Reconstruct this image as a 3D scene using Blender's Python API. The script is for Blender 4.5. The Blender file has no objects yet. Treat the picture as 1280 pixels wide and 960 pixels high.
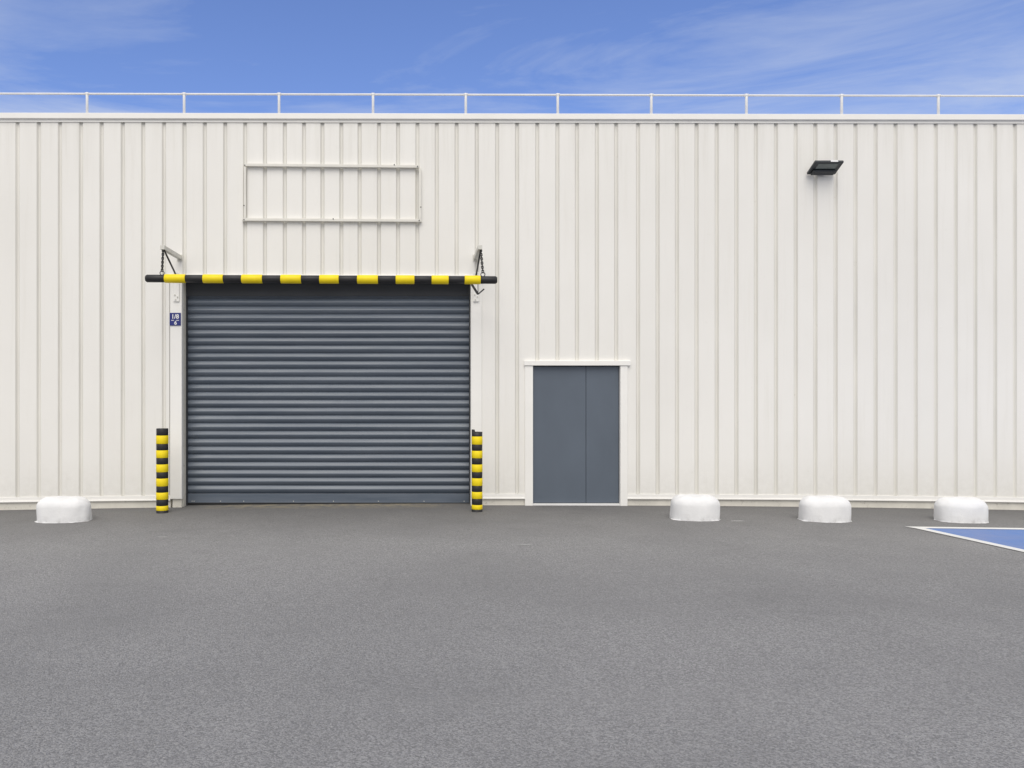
import bpy, bmesh, math, random
from mathutils import Vector, Matrix
R = math.radians
random.seed(7)
scene = bpy.context.scene
COL = scene.collection

# ---------------------------------------------------------------- dimensions
# The facade stands on the plane y = 0 and faces -y.  Facade measurements were taken
# off an elevation with 81 units to the metre; X() and Z() turn them into metres.
U = 81.0
CAM_D, CAM_H = 12.0, 1.7
def X(u): return (u - 520.0) / U
def Z(v): return CAM_H + (494.0 - v) / U
XL, XR = -13.5, 17.0                     # ends of the building
def gz(x):                               # the tarmac falls away to both sides
    t = (x - 1.5) / 7.5
    return 0.0 - 0.068 * t * t if abs(t) < 1.6 else 0.0 - 0.068 * (1.6 * 1.6 + (abs(t) - 1.6) * 0.2)
def zbase(x):                            # lower edge of the cladding follows the fall
    t = (x - 1.5) / 7.5
    t = max(-1.6, min(1.6, t))
    return 0.102 - 0.050 * t * t
def ztop(x): return 6.046 - 0.0016 * (x + 6.4)   # parapet level

# ---------------------------------------------------------------- materials
def nt_new(name):
    m = bpy.data.materials.new(name); m.use_nodes = True
    nt = m.node_tree
    b = nt.nodes['Principled BSDF']
    return m, nt, b
def coords(nt, scale=(1,1,1)):
    tc = nt.nodes.new('ShaderNodeTexCoord')
    mp = nt.nodes.new('ShaderNodeMapping'); mp.inputs['Scale'].default_value = scale
    nt.links.new(tc.outputs['Object'], mp.inputs['Vector'])
    return mp.outputs['Vector'], tc
def noise(nt, vec, scale, detail=5, rough=.6, dist=0.0):
    n = nt.nodes.new('ShaderNodeTexNoise')
    n.inputs['Scale'].default_value = scale; n.inputs['Detail'].default_value = detail
    n.inputs['Roughness'].default_value = rough; n.inputs['Distortion'].default_value = dist
    nt.links.new(vec, n.inputs['Vector'])
    return n.outputs['Fac']
def ramp(nt, fac, p0, c0, p1, c1):
    r = nt.nodes.new('ShaderNodeValToRGB')
    r.color_ramp.elements[0].position = p0; r.color_ramp.elements[0].color = (*c0, 1) if len(c0) == 3 else c0
    r.color_ramp.elements[1].position = p1; r.color_ramp.elements[1].color = (*c1, 1) if len(c1) == 3 else c1
    nt.links.new(fac, r.inputs['Fac'])
    return r.outputs['Color']
def mix(nt, a, b, fac, mode='MIX'):
    m = nt.nodes.new('ShaderNodeMix'); m.data_type = 'RGBA'; m.blend_type = mode
    def put(sock, v):
        if isinstance(v, bpy.types.NodeSocket): nt.links.new(v, sock)
        elif isinstance(v, (int, float)): sock.default_value = v
        else: sock.default_value = (*v, 1)
    put(m.inputs['Factor'], fac); put(m.inputs['A'], a); put(m.inputs['B'], b)
    return m.outputs['Result']
def math_(nt, op, a, b=None, clamp=False):
    m = nt.nodes.new('ShaderNodeMath'); m.operation = op; m.use_clamp = clamp
    for i, v in enumerate((a, b)):
        if v is None: continue
        if isinstance(v, bpy.types.NodeSocket): nt.links.new(v, m.inputs[i])
        else: m.inputs[i].default_value = v
    return m.outputs[0]
def bump(nt, b, h, strength, dist):
    bp = nt.nodes.new('ShaderNodeBump'); bp.inputs['Strength'].default_value = strength
    bp.inputs['Distance'].default_value = dist
    nt.links.new(h, bp.inputs['Height']); nt.links.new(bp.outputs['Normal'], b.inputs['Normal'])
def grey(v): return (v, v, v)

def painted(name, col, rough=.5, var=.08, scale=2.0, stretch=(1,1,1), spec=.4, bumpy=0.0, speck=None):
    m, nt, b = nt_new(name)
    v, _ = coords(nt, stretch)
    n = noise(nt, v, scale)
    c = mix(nt, tuple(x * (1 - var) for x in col), tuple(min(1, x * (1 + var)) for x in col), ramp(nt, n, .3, grey(0), .7, grey(1)))
    if speck:
        v2, _ = coords(nt)
        s = noise(nt, v2, speck[0], 8, .75)
        c = mix(nt, c, speck[2], ramp(nt, s, speck[1], grey(0), speck[1] + .09, grey(speck[3])))
    nt.links.new(c, b.inputs['Base Color'])
    b.inputs['Roughness'].default_value = rough
    b.inputs['Specular IOR Level'].default_value = spec
    if bumpy: bump(nt, b, noise(nt, coords(nt)[0], 60, 4), bumpy, .004)
    return m

def cladding_material():
    m, nt, b = nt_new('cream_cladding_paint')
    v, tc = coords(nt)
    streak, _ = coords(nt, (6, 6, .35))
    n1 = noise(nt, v, .35, 3); n2 = noise(nt, streak, 1.4, 6, .65); n3 = noise(nt, v, 9, 6, .7)
    c = mix(nt, (.825, .812, .78), (.87, .858, .83), ramp(nt, n1, .35, grey(0), .65, grey(1)))
    c = mix(nt, c, (.66, .635, .575), ramp(nt, n2, .55, grey(0), .85, grey(.30)))
    c = mix(nt, c, (.70, .68, .63), ramp(nt, n3, .62, grey(0), .8, grey(.35)))
    # splash-back dirt near the ground, faint run-off under the parapet
    sep = nt.nodes.new('ShaderNodeSeparateXYZ'); nt.links.new(tc.outputs['Object'], sep.inputs[0])
    low = nt.nodes.new('ShaderNodeMapRange'); low.inputs['From Min'].default_value = .0; low.inputs['From Max'].default_value = .75
    low.inputs['To Min'].default_value = .32; low.inputs['To Max'].default_value = 0
    nt.links.new(sep.outputs['Z'], low.inputs['Value'])
    c = mix(nt, c, (.52, .50, .44), math_(nt, 'MULTIPLY', low.outputs[0], ramp(nt, n3, .35, grey(.15), .7, grey(1))))
    hi = nt.nodes.new('ShaderNodeMapRange'); hi.inputs['From Min'].default_value = 4.9; hi.inputs['From Max'].default_value = 5.9
    hi.inputs['To Min'].default_value = 0; hi.inputs['To Max'].default_value = .35
    nt.links.new(sep.outputs['Z'], hi.inputs['Value'])
    c = mix(nt, c, (.63, .615, .56), math_(nt, 'MULTIPLY', hi.outputs[0], ramp(nt, n2, .42, grey(0), .75, grey(1))))
    nt.links.new(c, b.inputs['Base Color'])
    b.inputs['Roughness'].default_value = .45; b.inputs['Specular IOR Level'].default_value = .35
    bump(nt, b, noise(nt, coords(nt, (1, 1, .25))[0], 2.2, 2), .25, .01)
    return m

def asphalt_material():
    m, nt, b = nt_new('worn_asphalt')
    v, tc = coords(nt)
    fine = noise(nt, v, 145, 3, .75)
    mid = noise(nt, v, 38, 5, .7)
    patch = noise(nt, v, .45, 5, .6, .4)
    lanes = noise(nt, coords(nt, (.25, 2.2, 1))[0], .8, 5, .6)
    vor = nt.nodes.new('ShaderNodeTexVoronoi'); vor.inputs['Scale'].default_value = 105
    nt.links.new(v, vor.inputs['Vector'])
    stone = nt.nodes.new('ShaderNodeSeparateColor'); nt.links.new(vor.outputs['Color'], stone.inputs[0])
    c = mix(nt, (.165, .163, .163), (.405, .40, .397), ramp(nt, fine, .34, grey(0), .66, grey(1)))
    c = mix(nt, c, mix(nt, (.10, .10, .102), (.56, .55, .54), stone.outputs[0]), .40)
    c = mix(nt, c, (.16, .16, .161), ramp(nt, mid, .52, grey(0), .75, grey(.5)))
    c = mix(nt, c, (.20, .199, .199), ramp(nt, patch, .42, grey(0), .7, grey(.42)))
    c = mix(nt, c, (.31, .305, .30), ramp(nt, lanes, .5, grey(0), .75, grey(.30)))
    wide = noise(nt, coords(nt, (.5, 1, 1))[0], .16, 4, .55, .8)
    c = mix(nt, c, (.17, .169, .17), ramp(nt, wide, .48, grey(0), .70, grey(.2)))
    stain = noise(nt, v, 1.15, 6, .62, .9)
    c = mix(nt, c, (.125, .124, .124), ramp(nt, stain, .60, grey(0), .74, grey(.2)))
    # pale chips
    chip = nt.nodes.new('ShaderNodeTexVoronoi'); chip.inputs['Scale'].default_value = 24
    nt.links.new(v, chip.inputs['Vector'])
    cs = nt.nodes.new('ShaderNodeSeparateColor'); nt.links.new(chip.outputs['Color'], cs.inputs[0])
    sel = math_(nt, 'MULTIPLY', math_(nt, 'GREATER_THAN', cs.outputs[1], .95), math_(nt, 'LESS_THAN', chip.outputs['Distance'], .14))
    c = mix(nt, c, (.50, .49, .46), math_(nt, 'MULTIPLY', sel, .7))
    # darker, dirtier strip along the foot of the facade
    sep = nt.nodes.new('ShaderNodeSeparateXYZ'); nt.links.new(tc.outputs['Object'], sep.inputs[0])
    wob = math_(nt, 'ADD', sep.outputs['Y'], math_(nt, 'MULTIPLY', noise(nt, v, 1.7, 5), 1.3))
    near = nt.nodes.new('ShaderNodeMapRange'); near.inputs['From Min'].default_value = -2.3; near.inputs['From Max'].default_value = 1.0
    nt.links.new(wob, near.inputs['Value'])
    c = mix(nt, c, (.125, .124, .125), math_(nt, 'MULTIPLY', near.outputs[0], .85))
    # sandy grit gathered at the threshold of the roller shutter
    gx = nt.nodes.new('ShaderNodeMapRange'); gx.interpolation_type = 'SMOOTHSTEP'
    gx.inputs['From Min'].default_value = 2.3; gx.inputs['From Max'].default_value = 1.2
    nt.links.new(math_(nt, 'ABSOLUTE', math_(nt, 'ADD', sep.outputs['X'], 1.4)), gx.inputs['Value'])
    gy = nt.nodes.new('ShaderNodeMapRange'); gy.inputs['From Min'].default_value = -.36; gy.inputs['From Max'].default_value = .05
    nt.links.new(sep.outputs['Y'], gy.inputs['Value'])
    gn = ramp(nt, noise(nt, v, 5.5, 7, .7), .40, grey(0), .58, grey(1))
    g = math_(nt, 'MULTIPLY', math_(nt, 'MULTIPLY', gx.outputs[0], gy.outputs[0]), gn)
    c = mix(nt, c, (.31, .275, .20), math_(nt, 'MULTIPLY', g, .85))
    nt.links.new(c, b.inputs['Base Color'])
    b.inputs['Roughness'].default_value = .88; b.inputs['Specular IOR Level'].default_value = .25
    h = math_(nt, 'ADD', fine, math_(nt, 'MULTIPLY', vor.outputs['Distance'], -.8))
    bump(nt, b, h, .8, .008)
    return m

def worn_paint(name, col, col2, cut=.62):
    m, nt, b = nt_new(name)
    v, _ = coords(nt)
    c = mix(nt, col, col2, ramp(nt, noise(nt, v, 1.1, 4), .35, grey(0), .68, grey(1)))
    c = mix(nt, c, (.19, .19, .19), ramp(nt, noise(nt, v, 42, 8, .8), cut, grey(0), cut + .1, grey(.75)))
    nt.links.new(c, b.inputs['Base Color']); b.inputs['Roughness'].default_value = .8
    bump(nt, b, noise(nt, v, 150, 3, .7), .4, .005)
    return m

def block_material():
    m, nt, b = nt_new('whitewashed_concrete')
    v, tc = coords(nt)
    c = mix(nt, (.775, .778, .79), (.83, .832, .84), ramp(nt, noise(nt, v, 4, 6, .65), .35, grey(0), .65, grey(1)))
    c = mix(nt, c, (.47, .46, .44), ramp(nt, noise(nt, v, 17, 9, .78), .63, grey(0), .74, grey(.5)))
    c = mix(nt, c, (.66, .65, .63), ramp(nt, noise(nt, coords(nt, (5, 5, .7))[0], 2, 6, .7), .54, grey(0), .78, grey(.4)))
    sep = nt.nodes.new('ShaderNodeSeparateXYZ'); nt.links.new(tc.outputs['Object'], sep.inputs[0])
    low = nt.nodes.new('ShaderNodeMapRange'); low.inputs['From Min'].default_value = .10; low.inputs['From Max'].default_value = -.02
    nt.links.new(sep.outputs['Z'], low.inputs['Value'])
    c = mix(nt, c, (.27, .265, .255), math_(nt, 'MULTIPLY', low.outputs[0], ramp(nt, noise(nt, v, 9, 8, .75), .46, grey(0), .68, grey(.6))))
    nt.links.new(c, b.inputs['Base Color']); b.inputs['Roughness'].default_value = .9; b.inputs['Specular IOR Level'].default_value = .2
    h = math_(nt, 'ADD', noise(nt, v, 14, 8, .7), math_(nt, 'MULTIPLY', noise(nt, v, 70, 4, .7), .5))
    bump(nt, b, h, .5, .014)
    return m

def shutter_material():
    m, nt, b = nt_new('slate_shutter_paint')
    v, _ = coords(nt)
    st, _ = coords(nt, (.5, 1, 6))
    c = mix(nt, (.088, .112, .150), (.135, .160, .200), ramp(nt, noise(nt, st, 1.2, 6, .7), .35, grey(0), .68, grey(1)))
    c = mix(nt, c, (.24, .235, .225), ramp(nt, noise(nt, v, 7, 8, .75), .62, grey(0), .8, grey(.4)))
    nt.links.new(c, b.inputs['Base Color'])
    nt.links.new(ramp(nt, noise(nt, st, 2.5, 5), .3, grey(.30), .7, grey(.45)), b.inputs['Roughness'])
    b.inputs['Specular IOR Level'].default_value = .6
    return m

M = dict(
    clad=cladding_material(),
    groove=painted('shade_tinted_cream_paint', (.755, .742, .70), .55, .06, 2, (1, 1, .3), speck=(12, .62, (.6, .58, .52), .6)),  # darker groove cream: crevice shade put into the colour, plus grime specks
    trim=painted('cream_trim_paint', (.885, .875, .85), .45, .03, 1.5, speck=(14, .66, (.60, .57, .5), .5)),
    cream_frame=painted('cream_frame_paint', (.75, .735, .685), .5, .05, 4, speck=(25, .64, (.5, .47, .4), .6)),
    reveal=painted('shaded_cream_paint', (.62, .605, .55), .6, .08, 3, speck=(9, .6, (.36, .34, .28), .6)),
    plinth=painted('limewashed_concrete', (.72, .695, .63), .85, .10, 3, bumpy=.4, speck=(11, .58, (.36, .34, .29), .7)),
    shutter=shutter_material(),
    door=painted('slate_door_paint', (.112, .136, .172), .42, .07, 1.3, (1, 1, .5), speck=(16, .70, (.2, .2, .2), .35)),
    dark=painted('dark_recess', (.035, .038, .045), .7, .1),
    gasket=painted('black_gasket', (.02, .02, .022), .6, .1),
    black=painted('black_foam', (.022, .022, .025), .5, .15, 8, spec=.4, speck=(30, .66, (.07, .07, .07), .6)),
    yellow=painted('yellow_foam', (.92, .71, .012), .5, .06, 6, spec=.35, speck=(26, .66, (.45, .34, .03), .55)),
    steel=painted('dark_steel', (.038, .038, .04), .5, .2, 20),
    cream_steel=painted('cream_bracket_paint', (.66, .65, .60), .5, .08, 8, speck=(30, .64, (.30, .24, .16), .5)),
    galv=painted('white_rail_paint', (.80, .80, .80), .45, .05, 5),
    block=block_material(),
    blue_sign=painted('blue_enamel', (.028, .038, .20), .35, .08, 8),
    white=painted('white_lettering', (.82, .82, .84), .45, .03, 8),
    lamp_body=painted('charcoal_lamp_casting', (.022, .026, .032), .42, .12, 10, spec=.5),
    lamp_glass=painted('lamp_glass', (.10, .125, .122), .12, .1, 10, spec=.7),
    lamp_led=painted('lamp_diode', (.55, .55, .42), .3, .05, 10),
    roof=painted('roof_membrane', (.30, .30, .30), .9, .1, 1),
    asphalt=asphalt_material(),
    line=worn_paint('white_road_paint', (.80, .80, .78), (.70, .70, .68), .57),
    blue=worn_paint('blue_road_paint', (.10, .215, .52), (.19, .255, .48), .57),
    scuff=worn_paint('paint_spatter', (.50, .50, .49), (.42, .42, .41), .52),
)

# ---------------------------------------------------------------- mesh helpers
def box(bm, x0, x1, y0, y1, z0, z1, mi=0):
    vs = [bm.verts.new(p) for p in ((x0,y0,z0),(x1,y0,z0),(x1,y1,z0),(x0,y1,z0),(x0,y0,z1),(x1,y0,z1),(x1,y1,z1),(x0,y1,z1))]
    for f in ((0,3,2,1),(4,5,6,7),(0,1,5,4),(1,2,6,5),(2,3,7,6),(3,0,4,7)):
        bm.faces.new([vs[i] for i in f]).material_index = mi
    return vs
def frame_of(d):
    d = d.normalized()
    a = Vector((0,0,1)) if abs(d.z) < .95 else Vector((1,0,0))
    u = d.cross(a).normalized(); w = u.cross(d).normalized()
    return u, w
def tube(bm, pts, r, n=12, mi=0, closed=False, smooth=True):
    pts = [Vector(p) for p in pts]; rings = []; N = len(pts)
    u = None
    for i, p in enumerate(pts):
        a = pts[(i-1) % N] if (closed or i > 0) else p
        c = pts[(i+1) % N] if (closed or i < N-1) else p
        d = (c - a).normalized()
        if u is None: u, w = frame_of(d)
        else:
            u = (u - d * u.dot(d)).normalized(); w = u.cross(d).normalized()
        rr = r[i] if isinstance(r, (list, tuple)) else r
        rings.append([bm.verts.new(p + (u*math.cos(2*math.pi*k/n) + w*math.sin(2*math.pi*k/n)) * rr) for k in range(n)])
    L = N if closed else N-1
    for i in range(L):
        A, B = rings[i], rings[(i+1) % N]
        for k in range(n):
            f = bm.faces.new((A[k], A[(k+1)%n], B[(k+1)%n], B[k])); f.smooth = smooth; f.material_index = mi
    if not closed:
        bm.faces.new(rings[0][::-1]).material_index = mi; bm.faces.new(rings[-1]).material_index = mi
def obbox(bm, p, q, wx, wz, side=None, mi=0):        # rectangular bar from p to q
    p, q = Vector(p), Vector(q); d = (q-p).normalized()
    s = Vector(side).normalized() if side else frame_of(d)[0]
    t = s.cross(d).normalized()
    vs = []
    for c in (p, q):
        for a, b_ in ((-1,-1),(1,-1),(1,1),(-1,1)):
            vs.append(bm.verts.new(c + s*a*wx/2 + t*b_*wz/2))
    for f in ((0,3,2,1),(4,5,6,7),(0,1,5,4),(1,2,6,5),(2,3,7,6),(3,0,4,7)):
        bm.faces.new([vs[i] for i in f]).material_index = mi
def obj(name, bm, mats, parent=None, origin=None, bevel=0.0, bseg=2, autosmooth=False):
    bmesh.ops.recalc_face_normals(bm, faces=bm.faces[:])
    me = bpy.data.meshes.new(name)
    if origin is not None: bmesh.ops.translate(bm, verts=bm.verts[:], vec=-Vector(origin))
    bm.to_mesh(me); bm.free()
    for m in (mats if isinstance(mats, (list, tuple)) else [mats]): me.materials.append(m)
    o = bpy.data.objects.new(name, me); COL.objects.link(o)
    if origin is not None: o.location = origin
    if parent: o.parent = parent
    if bevel:
        b = o.modifiers.new('bevel', 'BEVEL'); b.width = bevel; b.segments = bseg; b.limit_method = 'ANGLE'; b.angle_limit = R(40)
    return o
def thing(name, label, cat, loc=(0,0,0), group=None):
    o = bpy.data.objects.new(name, None); COL.objects.link(o); o.location = loc
    o.empty_display_size = .2
    o['label'] = label; o['category'] = cat
    if group: o['group'] = group
    return o
def tag(o, label, cat, group=None):
    o['label'] = label; o['category'] = cat
    if group: o['group'] = group
    return o
def NB(): return bmesh.new()
def bx(name, dims, mat, parent, bevel=.003):
    bm = NB(); box(bm, *dims); return obj(name, bm, mat, parent, bevel=bevel)

# ---------------------------------------------------------------- ground
def ground():
    bm = NB()
    xs = [-400, -120, -60, -30] + [-20 + .5*i for i in range(0, 93)] + [40, 60, 120, 400]
    ys = [-400, -100, -40, -20, -12, -8, -6, -4, -2, -1, 0, .4, 18, 60, 400]
    g = [[bm.verts.new((x, y, gz(x))) for x in xs] for y in ys]
    for j in range(len(ys)-1):
        for i in range(len(xs)-1):
            bm.faces.new((g[j][i], g[j][i+1], g[j+1][i+1], g[j+1][i])).smooth = True
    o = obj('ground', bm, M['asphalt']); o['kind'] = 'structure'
ground()

def sheet(bm, pts, lift, n=14, mi=0):                 # quad draped on the ground
    a, b, c, d = [Vector((p[0], p[1], 0)) for p in pts]
    rows = []
    for i in range(n+1):
        s = i/n; p, q = a.lerp(b, s), d.lerp(c, s)
        rows.append([bm.verts.new((v.x, v.y, gz(v.x)+lift)) for v in (p.lerp(q, t/4) for t in range(5))])
    for i in range(n):
        for j in range(4):
            bm.faces.new((rows[i][j], rows[i+1][j], rows[i+1][j+1], rows[i][j+1])).material_index = mi
# parking bay with a blue field inside white lines
bay_y = -1.86
def bayx(x0, y): return x0 + .145*(bay_y - y)
bm = NB()
ya, yb = bay_y - .03, bay_y - 5.0
sheet(bm, [(bayx(6.55, ya), ya), (bayx(9.85, ya), ya), (bayx(9.85, yb), yb), (bayx(6.55, yb), yb)], .004)
o = obj('parking_bay_paint', bm, M['blue']); o['kind'] = 'structure'
bm = NB()
sheet(bm, [(6.41, bay_y+.06), (9.98, bay_y+.06), (9.98, bay_y-.06), (6.46, bay_y-.06)], .008)
ya = bay_y - .0605
for x0 in (6.455, 9.79):
    sheet(bm, [(bayx(x0, ya), ya), (bayx(x0 + .135, ya), ya), (bayx(x0 + .135, yb), yb), (bayx(x0, yb), yb)], .008)
o = obj('parking_line', bm, M['line']); o['kind'] = 'structure'

# old paint scuffs on the tarmac
def scuff(x, y, w, d, label, seed):
    rnd = random.Random(seed); bm = NB()
    n = 22
    ring = [bm.verts.new((x + math.cos(2*math.pi*k/n)*w/2*rnd.uniform(.55,1), y + math.sin(2*math.pi*k/n)*d/2*rnd.uniform(.45,1), gz(x)+.004)) for k in range(n)]
    bm.faces.new(ring)
    return tag(obj('paint_scuff', bm, M['scuff'], origin=(x, y, gz(x)+.004)), label, 'paint mark')
def gp(u, v):                                         # where an elevation sight line meets the tarmac
    d = CAM_D*U*CAM_H/(v-494.0); return (u-520.0)*d/(CAM_D*U), d-CAM_D
for i, (u, v, w, d, lab) in enumerate((
    (204, 669, .17, .05, 'thin pale paint scuff on the tarmac in front of the left striped bollard'),
    (922, 650.5, .26, .07, 'pale paint splash on the tarmac right of the white block nearest the door'),
    (655, 681, .24, .05, 'faint pale streak on the tarmac a few paces in front of the grey door'))):
    x, y = gp(u, v); scuff(x, y, w, d, lab, 30+i)

# ---------------------------------------------------------------- building
B = thing('warehouse', 'long warehouse clad in cream ribbed sheet metal with grey roller shutter and door', 'building', (0, 0, 0))

OP_L, OP_R = X(228), X(588.5)        # shutter opening
TR_L, TR_R = X(213), X(602)          # outer edges of its trim
LINTEL = Z(348.6)
D_L, D_R, D_T = X(666), X(775), Z(457)   # door opening
DT_L, DT_R = X(656), X(784)

ribs_u = [21.8,48.4,74.9,101.1,127,153.5,179,204.9,230.5,256,281.5,306.4,331.2,356,380,403,426.7,449.5,473.7,497.6,521.8,546,570.8,
          596,621.5,646.4,671.6,696.8,721.3,746.2,770.3,797.6,822.1,846.3,870.8,896,920.6,945,970,994.8,1019.3,1044.6,1069.4,1094.6,
          1119.5,1144.7,1169.8,1194.7,1219.2,1244,1268.6]
ribs = [X(u) for u in ribs_u]
while ribs[0] > XL + .5: ribs.insert(0, ribs[0] - .318)
while ribs[-1] < XR - .5: ribs.append(ribs[-1] + .306)

def clad_strip(bm, x0, x1, zb, zt):
    """Trapezoidal sheet between x0 and x1: flat pans with narrow sunk grooves."""
    pr = [(x0, 0.0)]
    for r in ribs:
        if x0 + .034 < r < x1 - .034:
            pr += [(r-.033, 0.0), (r-.013, .028), (r+.013, .028), (r+.033, 0.0)]
    pr.append((x1, 0.0))
    lo = [bm.verts.new((x, y, zb(x))) for x, y in pr]; hi = [bm.verts.new((x, y, zt(x))) for x, y in pr]
    for i in range(len(pr)-1):
        f = bm.faces.new((lo[i], lo[i+1], hi[i+1], hi[i]))
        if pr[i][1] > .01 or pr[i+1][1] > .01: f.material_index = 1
bm = NB()
zt = lambda x: ztop(x) - .10
zb = lambda x: zbase(x) + .055
for x0, x1, f in ((XL, TR_L - .014, zb), (TR_L - .014, TR_L, lambda x: LINTEL - .03), (TR_L, TR_R, lambda x: LINTEL), (TR_R, DT_L, zb), (DT_L, DT_R, lambda x: D_T + .03), (DT_R, XR, zb)):
    clad_strip(bm, x0, x1, f, zt)
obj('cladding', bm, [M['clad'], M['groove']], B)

# overlapping sheet joints: narrow cover laps every fifth pan
# base flashing (kicks out under the sheet), one length per stretch of wall
def sloped_box(bm, x0, x1, y0, y1, zlo, zhi, n=12):
    for i in range(n):
        a, b_ = x0 + (x1-x0)*i/n, x0 + (x1-x0)*(i+1)/n
        vs = [bm.verts.new(p) for p in ((a,y0,zlo(a)),(b_,y0,zlo(b_)),(b_,y1,zlo(b_)),(a,y1,zlo(a)),(a,y0,zhi(a)),(b_,y0,zhi(b_)),(b_,y1,zhi(b_)),(a,y1,zhi(a)))]
        fs = [(0,3,2,1),(4,5,6,7),(0,1,5,4),(2,3,7,6)]
        if i == 0: fs.append((3,0,4,7))
        if i == n-1: fs.append((1,2,6,5))
        for f in fs: bm.faces.new([vs[k] for k in f])
    bmesh.ops.remove_doubles(bm, verts=bm.verts[:], dist=1e-5)
for x0, x1 in ((XL, TR_L), (TR_R, D_L - .002), (DT_R - .06, XR)):
    bm = NB(); sloped_box(bm, x0, x1, -.022, .011, zbase, lambda x: zbase(x) + .014)
    sloped_box(bm, x0, x1, -.010, .011, lambda x: zbase(x) + .0142, lambda x: zbase(x) + .075)
    obj('base_flashing', bm, M['trim'], B)
    bm = NB(); sloped_box(bm, x0 + (.0 if x0 != TR_R else -.05), x1, .012, .30, lambda x: gz(x) - .3, lambda x: zbase(x) + .008)
    obj('plinth', bm, M['plinth'], B)

# parapet capping with a drip lip below
bm = NB(); n = 40
sloped_box(bm, XL - .04, XR + .04, -.045, .34, lambda x: ztop(x) - .088, ztop, n)
obj('parapet_cap', bm, M['trim'], B, bevel=.006)
bm = NB(); sloped_box(bm, XL - .02, XR + .02, -.014, .0, lambda x: ztop(x) - .132, lambda x: ztop(x) - .086, n)
obj('drip_flashing', bm, M['trim'], B)

# the body behind the sheet
bm = NB()
box(bm, XL, XR, .33, 16, -.4, 5.55)
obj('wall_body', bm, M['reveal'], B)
bm = NB()
for x0, x1, z0, z1 in ((XL, OP_L - .006, -.3, 5.6), (OP_R + .006, D_L - .02, -.3, 5.6), (D_R + .02, XR, -.3, 5.6), (OP_L - .006, OP_R + .006, LINTEL + .25, 5.6), (D_L - .02, D_R + .02, D_T + .05, 5.6)):
    box(bm, x0, x1, .064, .326, z0, z1)
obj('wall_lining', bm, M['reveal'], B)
bm = NB(); box(bm, XL, XR, .35, 15.9, 5.552, 5.60); obj('roof', bm, M['roof'], B)
bm = NB(); box(bm, XL, XL + .1, .06, 16, 5.6, 5.95); box(bm, XR - .1, XR, .06, 16, 5.6, 5.95); box(bm, XL + .1, XR - .1, 15.9, 16, 5.6, 5.95); box(bm, XL+.1, XR-.1, .064, .3, 5.602, 5.95)
obj('parapet', bm, M['clad'], B)

# roller shutter
S = bpy.data.objects.new('roller_shutter', None); COL.objects.link(S); S.parent = B
bm = NB()
SY = .25; pitch = .1225; zb0 = .155
cx0, cx1 = OP_L - .004, OP_R + .004
prof = []
nsl = 27
rnd = random.Random(3)
for k in range(nsl):
    z0 = zb0 + k*pitch
    prof.append((SY + .012, z0)); prof.append((SY + .010, z0 + .012))
    for fz, fd in ((0, 0), (.05, .22), (.22, .60), (.42, .94), (.50, 1.0), (.57, .95), (.76, .56), (.94, .15), (1, 0)):
        prof.append((SY + .004 - 0.034*fd, z0 + .010 + (pitch - .012)*fz))
segs = 24
cols = []
for i in range(segs+1):
    x = cx0 + (cx1-cx0)*i/segs
    cols.append([bm.verts.new((x, y + .0035*math.sin(x*2.1 + z*1.7) , z)) for y, z in prof])
for i in range(segs):
    for j in range(len(prof)-1):
        f = bm.faces.new((cols[i][j], cols[i+1][j], cols[i+1][j+1], cols[i][j+1]))
        f.smooth = (j % 11) > 1 
cur = obj('slat_curtain', bm, M['shutter'], S)
bm = NB(); box(bm, cx0 + .01, cx1 - .01, SY - .026, SY + .02, .012, zb0 - .004); box(bm, cx0+.01, cx1-.01, SY - .036, SY - .020, .012, .022)
obj('bottom_rail', bm, M['shutter'], S, bevel=.004)
for u in (240.5, 243, 276, 305, 367, 417, 473, 530, 580):
    x = X(u)*1.02; bm = NB(); tube(bm, [(x, SY-.0265, .034), (x, SY-.031, .034)], .007, 8)
    obj('rail_bolt', bm, M['cream_steel'], S)
bm = NB(); box(bm, cx0, cx1, SY - .03, SY + .02, -.02, .011); obj('rubber_seal', bm, M['gasket'], S)
for x0, x1 in ((OP_L - .002, OP_L + .022), (OP_R - .014, OP_R + .002)):
    bx('guide_rail', (x0, x1, SY - .066, SY - .036, -.02, LINTEL + .1), M['dark'], S)
bx('roller_header_shade', (OP_L + .003, OP_R - .003, .185, .209, Z(368), LINTEL + .2), M['dark'], S)  # header board whose near-black colour stands in for shade under the lintel
# trim round the opening
bm = NB(); box(bm, TR_L, OP_L - .0, -.030, .063, zbase(TR_L) + .02, LINTEL - .02)
obj('shutter_trim', bm, M['trim'], B, bevel=.012, bseg=3)
bm = NB(); box(bm, OP_R + .0, TR_R, -.026, .063, -.05, LINTEL - .02)
obj('shutter_trim', bm, M['trim'], B, bevel=.006)
bm = NB(); box(bm, TR_L - .03, TR_R + .03, -.034, .063, LINTEL - .012, LINTEL + .055)
obj('lintel_flashing', bm, M['trim'], B, bevel=.004)
bm = NB(); box(bm, OP_L - .012, OP_L - .002, .066, .27, -.1, LINTEL + .1); obj('door_reveal', bm, M['plinth'], B)
bm = NB(); box(bm, OP_R + .002, OP_R + .012, .066, .27, -.1, LINTEL + .1); obj('door_reveal', bm, M['plinth'], B)
bm = NB(); box(bm, TR_L + .03, OP_L - .012, .004, .30, gz(TR_L) - .2, zbase(TR_L) + .018); obj('kerb_stone', bm, M['plinth'], B, bevel=.008)

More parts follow.
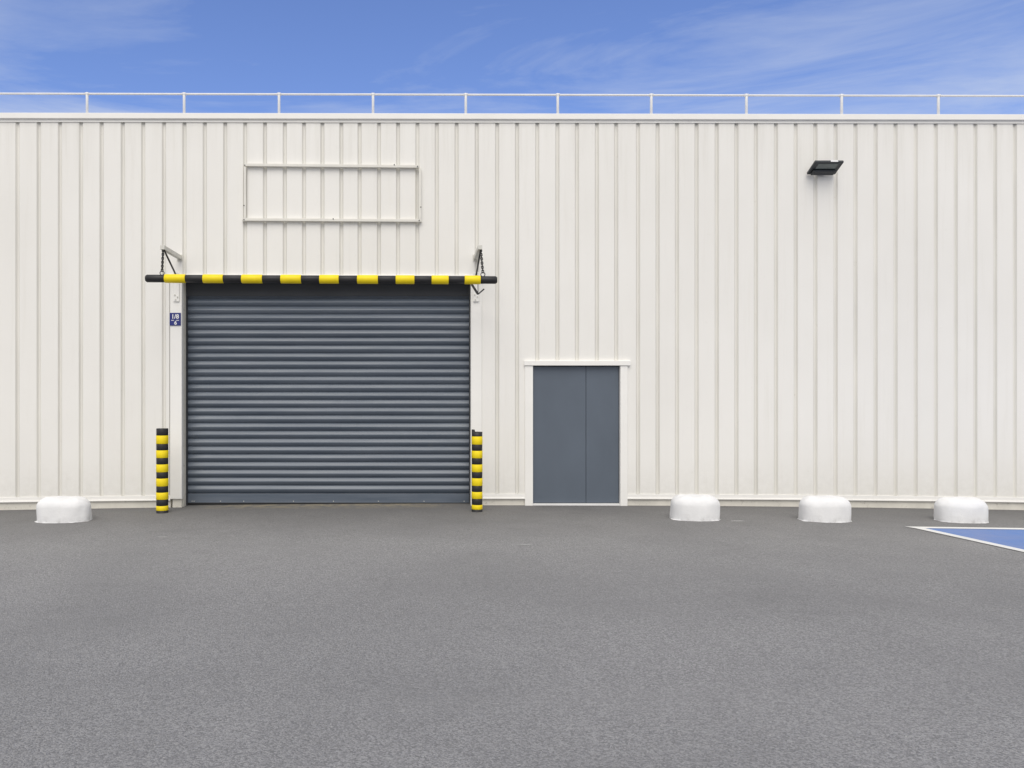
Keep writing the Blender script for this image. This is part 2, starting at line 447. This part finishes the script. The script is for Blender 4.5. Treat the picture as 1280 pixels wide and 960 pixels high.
# double-leaf service door
DR = bpy.data.objects.new('service_door', None); COL.objects.link(DR); DR.parent = B
split = X(733.3)
dz0 = Z(629)
bx('door_leaf', (D_L + .004, split - .0025, .045, .09, dz0, D_T - .012), M['door'], DR, .004)
bx('door_leaf', (split + .0025, D_R - .006, .045, .09, dz0, D_T - .012), M['door'], DR, .004)
bm = NB(); box(bm, D_L - .01, D_R + .01, .10, .13, -.05, D_T + .02); obj('door_rebate', bm, M['gasket'], DR)
bx('threshold', (D_L + .002, D_R - .002, -.006, .10, -.06, dz0 - .008), M['galv'], DR, .003)
bx('door_trim', (DT_L, D_L, -.024, .062, -.06, D_T - .001), M['trim'], DR, .005)
bx('door_trim', (D_R, DT_R, -.024, .062, -.06, D_T - .001), M['trim'], DR, .005)
bx('door_header', (X(655), X(787.5), -.040, .062, D_T, Z(451)), M['trim'], DR, .004)

# ---------------------------------------------------------------- roof guardrail
posts_u = [-14, 108.9, 230.2, 348.8, 466.3, 582.2, 697.2, 814.1, 933, 1052, 1172.9, 1293]
G = thing('roof_guardrail', 'white tubular safety rail running along the top of the parapet', 'railing', (0, .25, 6.0))
def rz(x): return 6.415 - .0042*(x + 6.4)*.55
UY = CAM_D*U/(CAM_D + .16)
px = [(u - 520)/UY for u in posts_u]
while px[0] > XL + 1.3: px.insert(0, px[0] - 1.48)
while px[-1] < XR - 1.3: px.append(px[-1] + 1.48)
bm = NB(); tube(bm, [(x, .16, rz(x)) for x in [XL + .3] + px + [XR - .3]], .016, 10)
o = obj('rail', bm, M['galv'], G); o.matrix_parent_inverse = Matrix.Translation((0, -.25, -6.0))
pm = None
for x in px:
    if pm is None:
        bm = NB(); tube(bm, [(0,0,-.42), (0,0,.0), (0,0,.025)], [.021, .021, .012], 10); tube(bm, [(-.03,0,0), (.03,0,0)], .024, 10)
        box(bm, -.05, .05, -.05, .05, -.425, -.405)
        pm = obj('post', bm, M['galv'], G); o = pm
    else:
        o = pm.copy(); COL.objects.link(o); o.parent = G
    o.location = (x, .16 - .25, rz(x) - 6.0)

# ---------------------------------------------------------------- empty sign frame above the shutter
SF = thing('sign_frame', 'empty rectangular cream metal sign frame fixed to the wall above the roller shutter', 'frame', (X(416), 0, Z(242)))
def fbar(p, q, w, name='frame_bar'):
    bm = NB(); obbox(bm, p, q, w, .055, side=(0,0,1) if abs(p[0]-q[0]) > .5 else (1,0,0))
    o = obj(name, bm, M['cream_frame'] if 'cream_frame' in M else M['trim'], SF, bevel=.003)
    o.matrix_parent_inverse = Matrix.Translation(-SF.location)
fy = -.030
fbar((X(306.5), fy, Z(207.2)), (X(523.5), fy, Z(209.3)), .042)
fbar((X(303.5), fy, Z(275.2)), (X(527), fy, Z(276.6)), .042)
fbar((X(307), fy, Z(209.8)), (X(307), fy, Z(273.5)), .035)
fbar((X(525), fy, Z(211.5)), (X(525), fy, Z(274.8)), .036)
for u, v in ((307, 208), (493, 207.3), (522, 209.5), (526, 260), (417, 274.6), (306, 275.5), (524, 276.6), (306, 258)):
    bm = NB(); tube(bm, [(X(u), fy-.0276, Z(v)), (X(u), fy-.034, Z(v))], .009, 8)
    o = obj('screw', bm, M['steel'], SF); o.matrix_parent_inverse = Matrix.Translation(-SF.location)

# ---------------------------------------------------------------- hanging height bar
BY = -.80; zc_l, zc_r = 3.381, 3.359
kb = (CAM_D + BY)/(CAM_D*U)                     # metres per elevation unit at the bar
def BX(u): return (u - 520)*kb
def barz(x): t = (x - BX(184))/(BX(620) - BX(184)); return zc_l + (zc_r - zc_l)*t
HB = thing('height_bar', 'long horizontal black and yellow striped bar hung across the top of the shutter', 'barrier bar', (BX(402), BY, barz(BX(402))))
cuts = [183.5,206.6,231.9,254.4,279,302.6,327.9,351.4,376.3,399.8,423.3,446.9,472.2,495,517.7,539.8,560.3,581,600.2,620]
bm = NB()
for i in range(len(cuts)-1):
    a, b_ = BX(cuts[i]), BX(cuts[i+1]); y_ = i % 2
    r = .0635 if y_ else .0555
    e = .004 if y_ else 0
    tube(bm, [(a-e, BY, barz(a)), (a-e+.006, BY, barz(a)), (b_+e-.006, BY, barz(b_)), (b_+e, BY, barz(b_))], [r-.005, r, r, r-.005], 28, y_)
o = obj('striped_sleeve', bm, [M['black'], M['yellow']], HB); o.matrix_parent_inverse = Matrix.Translation(-HB.location)
for u, s in ((183.5, -1), (620, 1)):
    x = BX(u); bm = NB(); tube(bm, [(x - s*.0, BY, barz(x)), (x + s*.008, BY, barz(x)), (x + s*.016, BY, barz(x))], [.050, .047, .038], 28)
    o = obj('end_cap', bm, M['black'], HB); o.matrix_parent_inverse = Matrix.Translation(-HB.location)
ring_x = (BX(202.6), BX(603.6))
for x in ring_x:
    bm = NB(); c = Vector((x, BY, barz(x) + .079)); rr = .030
    tube(bm, [c + Vector((rr*math.cos(t), 0, rr*math.sin(t))) for t in [2*math.pi*k/20 for k in range(20)]], .0065, 8, closed=True)
    o = obj('eye_ring', bm, M['steel'], HB); o.matrix_parent_inverse = Matrix.Translation(-HB.location)

# brackets on the wall, each with a strut
def bracket(x, z, zs, label, xs):
    t = thing('bar_bracket', label, 'bracket', (x, 0, z), 'wall brackets carrying the height bar')
    inv = Matrix.Translation(-t.location)
    bm = NB(); obbox(bm, (x, -.0125, z), (x, -.84, z), .062, .060, side=(1,0,0)); o = obj('arm', bm, M['cream_steel'], t, bevel=.003); o.matrix_parent_inverse = inv
    bm = NB(); box(bm, x-.045, x+.045, -.012, -.002, z-.055, z+.045); o = obj('wall_plate', bm, M['cream_steel'], t, bevel=.003); o.matrix_parent_inverse = inv
    bm = NB(); tube(bm, [(x+.012, -.80, z-.028), (xs, -.05, zs)], .014, 8); o = obj('strut', bm, M['steel'], t); o.matrix_parent_inverse = inv
    bm = NB(); box(bm, xs-.045, xs+.045, -.050, -.037, zs-.40, zs+.05); o = obj('strut_plate', bm, M['trim'], t, bevel=.004); o.matrix_parent_inverse = inv
    for dx, dz in ((-.02,-.30),(.02,-.33),(-.01,-.37)):
        bm = NB(); tube(bm, [(xs+dx, -.0505, zs+dz), (xs+dx, -.062, zs+dz)], .011, 8)
        o = obj('bolt', bm, M['cream_steel'], t); o.matrix_parent_inverse = inv
    return t
bkL = bracket(X(225), Z(322), Z(345), 'cream wall bracket holding the left end of the striped bar', X(221.5))
bkR = bracket(X(594.6), Z(322), Z(345), 'cream wall bracket holding the right end of the striped bar', X(594.8))
# wire hook below the right bracket, hanging open
bm = NB(); s = kb
pts = [((589.5-520)*s*1.035, -.42, CAM_H + 138.5*.01193), ((597.5-520)*s*1.035, -.42, CAM_H + 126*.01193), ((605-520)*s*1.035, -.42, CAM_H + 132.5*.01193)]
obbox(bm, pts[0], pts[1], .05, .028, side=(0,1,0)); obbox(bm, pts[1], pts[2], .03, .019, side=(0,1,0))
obbox(bm, (pts[1][0], -.42, pts[1][2]+.01), (X(597), -.05, Z(345)), .012, .012)
o = obj('hook', bm, M['steel'], bkR); o.matrix_parent_inverse = Matrix.Translation(-bkR.location)

# chains
def chain(p, q, label):
    p, q = Vector(p), Vector(q); n = 11; bm = NB(); L = (q-p).length; d = (q-p)/L
    ll = L/n*1.34; u, w = frame_of(d)
    for i in range(n):
        c = p + d*L*(i+.5)/n; s = u if i % 2 else w
        pts = []
        h, r = ll/2 - .010, .013
        for k in range(8): a = math.pi*k/7; pts.append(c + d*(h + r*math.sin(a)) + s*r*math.cos(a))
        for k in range(8): a = math.pi + math.pi*k/7; pts.append(c + d*(-h + r*math.sin(a)) + s*r*math.cos(a))
        tube(bm, pts, .0068, 6, closed=True)
    return tag(obj('chain', bm, M['steel'], origin=tuple((p+q)/2)), label, 'chain', 'chains hanging the striped bar')
chain((X(225), -.80, Z(322) - .025), (ring_x[0], BY, barz(ring_x[0]) + .108), 'short dark chain from the left bracket down to the striped bar')
chain((X(594.6) + .012, -.80, Z(322) - .025), (ring_x[1], BY, barz(ring_x[1]) + .108), 'short dark chain from the right bracket down to the striped bar')

# ---------------------------------------------------------------- number plate
NPt = thing('number_plate', 'small blue number plate with white digits on the trim left of the shutter', 'sign', (X(220), -.034, Z(399.3)))
bm = NB(); w, h = .172, .196; box(bm, -w/2, w/2, -.008, .0, -h/2, h/2); obj('plate', bm, M['blue_sign'], NPt, bevel=.003)
def text(body, size, x, z, name):
    cu = bpy.data.curves.new(name, 'FONT'); cu.body = body; cu.size = size; cu.align_x = 'CENTER'; cu.align_y = 'CENTER'; cu.extrude = .0008; cu.offset = .0025
    t = bpy.data.objects.new(name, cu); COL.objects.link(t)
    bpy.context.view_layer.update()
    me = bpy.data.meshes.new_from_object(t.evaluated_get(bpy.context.evaluated_depsgraph_get()))
    bpy.data.objects.remove(t)
    me.materials.clear(); me.materials.append(M['white'])
    o = bpy.data.objects.new(name, me); COL.objects.link(o); o.parent = NPt
    o.rotation_euler = (R(90), 0, 0); o.location = (x, -.0095, z)
text('1/8', .092, 0, .038, 'digits')
text('6', .080, .006, -.058, 'digits')
for a in (-.060, .018):
    bm = NB(); box(bm, a, a + .042, -.0095, -.0085, -.022, -.013); obj('dividing_line', bm, M['white'], NPt)

# ---------------------------------------------------------------- floodlight
FL = thing('floodlight', 'flat charcoal floodlight tilted downward high on the cladding at right', 'light', (6.23, 0, 5.15))
def fl(name, bm, mat, bevel=.004): return obj(name, bm, mat, FL, bevel=bevel)
tilt = math.atan2(.115, .25)
rot = Matrix.Rotation(-tilt, 4, 'X')
def local(bm):
    bmesh.ops.transform(bm, matrix=Matrix.Translation((0, -.04, -.055)) @ rot, verts=bm.verts[:]); return bm
# head: y from 0 (wall side) to -.27 (front), underside at z = 0
bm = NB(); vs = box(bm, -.215, .215, -.275, 0, 0, .035); fl('lamp_head', local(bm), M['lamp_body'])
bm = NB(); box(bm, -.150, .150, -.240, -.125, -.003, .0); fl('lens', local(bm), M['lamp_glass'], .0005)
bm = NB(); box(bm, -.175, .175, -.115, -.01, -.030, .0); fl('driver_box', local(bm), M['lamp_body'], .012)
bm = NB()
for i in range(9): box(bm, -.16 + i*.04 - .005, -.16 + i*.04 + .005, -.24, -.03, .035, .055)
fl('cooling_fin', local(bm), M['lamp_body'], .001)
bm = NB(); box(bm, .02, .13, -.279, -.2755, .006, .030); fl('label_strip', local(bm), M['white'], .0005)
bm = NB(); box(bm, -.06, .06, -.012, -.002, -.055, .03); box(bm, -.045, -.035, -.045, -.0125, -.05, -.02); box(bm, .035, .045, -.045, -.0125, -.05, -.02); fl('wall_mount', bm, M['lamp_body'])

# ---------------------------------------------------------------- bollards
def bollard(x, y, ztop_, r, label, notch):
    z0 = gz(x)
    t = thing('bollard', label, 'bollard', (x, y, z0), 'striped bollards guarding the shutter')
    H = ztop_ - z0
    frac = [0, .083, .182, .258, .348, .424, .516, .591, .683, .757, .841, .915, 1]
    bm = NB()
    for i in range(12):
        a, b_ = H*(1-frac[i+1]), H*(1-frac[i]); y_ = i % 2
        rr = r if y_ else r*.968
        if i == 11: a = .035
        N = 28
        if i == 0 and notch:
            ra = []
            zt_ = lambda k: b_ if (k in range(12, 18)) else b_ - .035
            for zz, rad in ((0, rr), (1, rr), (2, rr-.03), (3, rr-.03)):
                ra.append([bm.verts.new((rad*math.cos(2*math.pi*k/N), rad*math.sin(2*math.pi*k/N), a if zz in (0, 3) else zt_(k))) for k in range(N)])
            for q in range(3):
                for k in range(N):
                    f = bm.faces.new((ra[q][k], ra[q][(k+1)%N], ra[q+1][(k+1)%N], ra[q+1][k])); f.smooth = q == 0
        else:
            tube(bm, [(0,0,a), (0,0,a+.005), (0,0,b_-.005), (0,0,b_)], [rr-.004, rr, rr, rr-.004], N, y_)
    obj('striped_sleeve', bm, [M['black'], M['yellow']], t)
    bm = NB(); tube(bm, [(0,0,-.05), (0,0,.036)], r*.97, 28); obj('base_ring', bm, M['gasket'], t)
    bm = NB(); tube(bm, [(0,0,-.1), (0,0,H-.06), (0,0,H-.045), (0,0,H-.04)], [r*.7, r*.7, r*.55, .002], 24); obj('post', bm, M['galv'] if notch else M['black'], t)
    return t
def place(u, v):
    x, d = 0, 11
    for _ in range(6):
        d = CAM_D*U*(CAM_H - gz(x))/(v - 494.0); x = (u - 520)*d/(CAM_D*U)
    return x, d
x, d = place(202.9, 641.9); r = 15.2/2*d/(CAM_D*U)
bollard(x*(d+r)/d, d - CAM_D + r, CAM_H - (535.5-494)*(d+r)/(CAM_D*U), r, 'yellow and black striped bollard left of the roller shutter', False)
x, d = place(596.3, 640.4); r = 13.9/2*d/(CAM_D*U)
bollard(x*(d+r)/d, d - CAM_D + r, CAM_H - (536.8-494)*(d+r)/(CAM_D*U), r, 'yellow and black striped bollard right of the shutter with torn black top', True)

# ---------------------------------------------------------------- white concrete blocks
def block(u, vb, wu, vt, label, seed, depth=.44):
    x, d = place(u, vb)
    k = 1/(CAM_D*U)
    yc = d - CAM_D + depth/2
    x = (u - 520)*(d + depth/2)*k
    w = wu*(d + depth/2)*k
    H = CAM_H - (vt - 494)*(d + depth*.45)*k - gz(x)
    rnd = random.Random(seed)
    bm = NB(); N = 72
    layers = [(-.06, 1.0)] + [(H*s*.60, 1.0 - .012*s) for s in (0, .25, .5, .75, 1)]
    for a in range(1, 13):
        th = math.pi/2*a/12
        layers.append((H*.60 + H*.40*math.sin(th)**1.05, .988 - .44*(1 - math.cos(th))))
    ring0 = None; rings = []
    ph = [rnd.uniform(0, 6.28) for _ in range(6)]
    for li, (z, s) in enumerate(layers):
        ring = []
        for i in range(N):
            a = 2*math.pi*i/N; c, sn = math.cos(a), math.sin(a)
            e = 2/2.35
            px_ = math.copysign(abs(c)**e, c)*w/2; py_ = math.copysign(abs(sn)**e, sn)*depth/2
            shrink = (w/2*(1-s))
            f = 1 - shrink/(w/2); g = 1 - shrink/(depth/2)*.9
            j = 1 + .012*math.sin(3*a + ph[0] + z*9) + .010*math.sin(7*a + ph[1] - z*14) + rnd.uniform(-.004, .004)
            ring.append(bm.verts.new((px_*f*j, py_*max(g, .25)*j, z + .005*math.sin(5*a + ph[2]) * (z > 0) + (.003*rnd.uniform(-1, 1)))))
        rings.append(ring)
    for A, Bq in zip(rings, rings[1:]):
        for i in range(N):
            bm.faces.new((A[i], A[(i+1)%N], Bq[(i+1)%N], Bq[i])).smooth = True
    top = bm.verts.new((0, 0, layers[-1][0] + .006))
    for i in range(N): bm.faces.new((rings[-1][i], rings[-1][(i+1)%N], top)).smooth = True
    o = thing('concrete_block', label, 'block', (x, yc, gz(x)), 'white concrete parking blocks along the wall')
    body = obj('block_body', bm, M['block'], o)
    # thin uneven foot of slopped paint and mortar
    bm = NB(); ring = []
    ph2 = [rnd.uniform(0, 6.28) for _ in range(4)]
    for i in range(N):
        a = 2*math.pi*i/N; c, sn = math.cos(a), math.sin(a); e = 2/2.35
        j = 1.005 + .018*math.sin(4*a+ph2[0]) +   .06*max(0, math.sin(11*a+ph2[1])*math.sin(3*a+ph2[2])) + rnd.uniform(-.014, .014)
        if c < -.85 and sn < -.2: j += .05
        ring.append((math.copysign(abs(c)**e, c)*w/2*j, math.copysign(abs(sn)**e, sn)*depth/2*j))
    lo = [bm.verts.new((p[0], p[1], -.01)) for p in ring]; md = [bm.verts.new((p[0], p[1], .002)) for p in ring]; hi = [bm.verts.new((p[0]*.96, p[1]*.96, .007)) for p in ring]
    for A, Bq in ((lo, md), (md, hi)):
        for i in range(N): bm.faces.new((A[i], A[(i+1)%N], Bq[(i+1)%N], Bq[i]))
    bm.faces.new(hi)
    obj('paint_foot', bm, M['block'], o)
block(80.3, 653.8, 66, 621.5, 'white rounded concrete block at far left with a chipped foot', 1, .42)
block(868.5, 651.5, 60, 619.5, 'white rounded concrete block nearest the grey door, right of it', 2)
block(1030.5, 653.2, 61, 621, 'white rounded concrete block midway between the door and the blue bay', 4)
block(1201, 654, 60, 622.5, 'white rounded concrete block behind the blue painted parking bay', 9)

# ---------------------------------------------------------------- sky and sun
SUN_EL, SUN_AZ = R(52), R(186)           # azimuth from +Y clockwise: behind the camera
w = bpy.data.worlds.new('World'); scene.world = w; w.use_nodes = True
nt = w.node_tree; bg = nt.nodes['Background']
sky = nt.nodes.new('ShaderNodeTexSky'); sky.sky_type = 'NISHITA'; sky.sun_disc = False
sky.sun_elevation = SUN_EL; sky.sun_rotation = SUN_AZ
sky.air_density = 1.0; sky.dust_density = .6; sky.ozone_density = 2.2
tc = nt.nodes.new('ShaderNodeTexCoord')
def wnoise(scale, vec_scale, rotz, detail, rough, dist):
    mp = nt.nodes.new('ShaderNodeMapping'); mp.inputs['Scale'].default_value = vec_scale; mp.inputs['Rotation'].default_value = rotz
    nt.links.new(tc.outputs['Generated'], mp.inputs['Vector'])
    return noise(nt, mp.outputs['Vector'], scale, detail, rough, dist)
n1 = wnoise(2.2, (.8, 1, 4.2), (0, R(-20), 0), 8, .62, .9)
n2 = wnoise(1.1, (1, 1, 2), (0, 0, 0), 3, .5, 0)
cl = math_(nt, 'MULTIPLY', ramp(nt, n1, .42, grey(0), .80, grey(1)), ramp(nt, n2, .30, grey(.18), .52, grey(1)))
cl = math_(nt, 'MULTIPLY', cl, .85)
skyc = mix(nt, sky.outputs['Color'], (1.20, 1.25, 1.66), 1.0, 'MULTIPLY')
skyc = mix(nt, skyc, (6.0, 6.6, 7.8), cl)
# unseen bright cloud added behind the camera as neutral fill light for the facade
sp = nt.nodes.new('ShaderNodeSeparateXYZ'); nt.links.new(tc.outputs['Generated'], sp.inputs[0])
bank = nt.nodes.new('ShaderNodeMapRange'); bank.interpolation_type = 'SMOOTHSTEP'
bank.inputs['From Min'].default_value = .30; bank.inputs['From Max'].default_value = -.15
nt.links.new(sp.outputs['Y'], bank.inputs['Value'])
n3 = wnoise(2.6, (1, 1, 1.6), (0, 0, 0), 6, .55, .3)
bankc = ramp(nt, n3, .30, (5.2, 5.2, 5.3), .66, (9.4, 9.2, 8.8))
skyc = mix(nt, skyc, bankc, math_(nt, 'MULTIPLY', bank.outputs[0], .9))
nt.links.new(skyc, bg.inputs['Color'])
bg.inputs['Strength'].default_value = .105
sd = bpy.data.lights.new('sun', 'SUN'); sd.energy = 2.1; sd.angle = R(48); sd.color = (1, .945, .855)
so = bpy.data.objects.new('sun', sd); COL.objects.link(so)
dirv = Vector((math.sin(SUN_AZ)*math.cos(SUN_EL), math.cos(SUN_AZ)*math.cos(SUN_EL), math.sin(SUN_EL)))
so.rotation_euler = dirv.to_track_quat('Z', 'Y').to_euler(); so.location = (0, -10, 20)

# ---------------------------------------------------------------- camera
cd = bpy.data.cameras.new('camera'); cam = bpy.data.objects.new('camera', cd); COL.objects.link(cam)
cam.location = (0, -CAM_D, CAM_H); cam.rotation_euler = (R(90), 0, 0)
cd.sensor_width = 36; cd.lens = 36*CAM_D*U/1280
cd.shift_x = 120/1280; cd.shift_y = 14/1280
cd.clip_end = 2000
scene.camera = cam
scene.view_settings.view_transform = 'Standard'; scene.view_settings.look = 'None'; scene.view_settings.exposure = 0
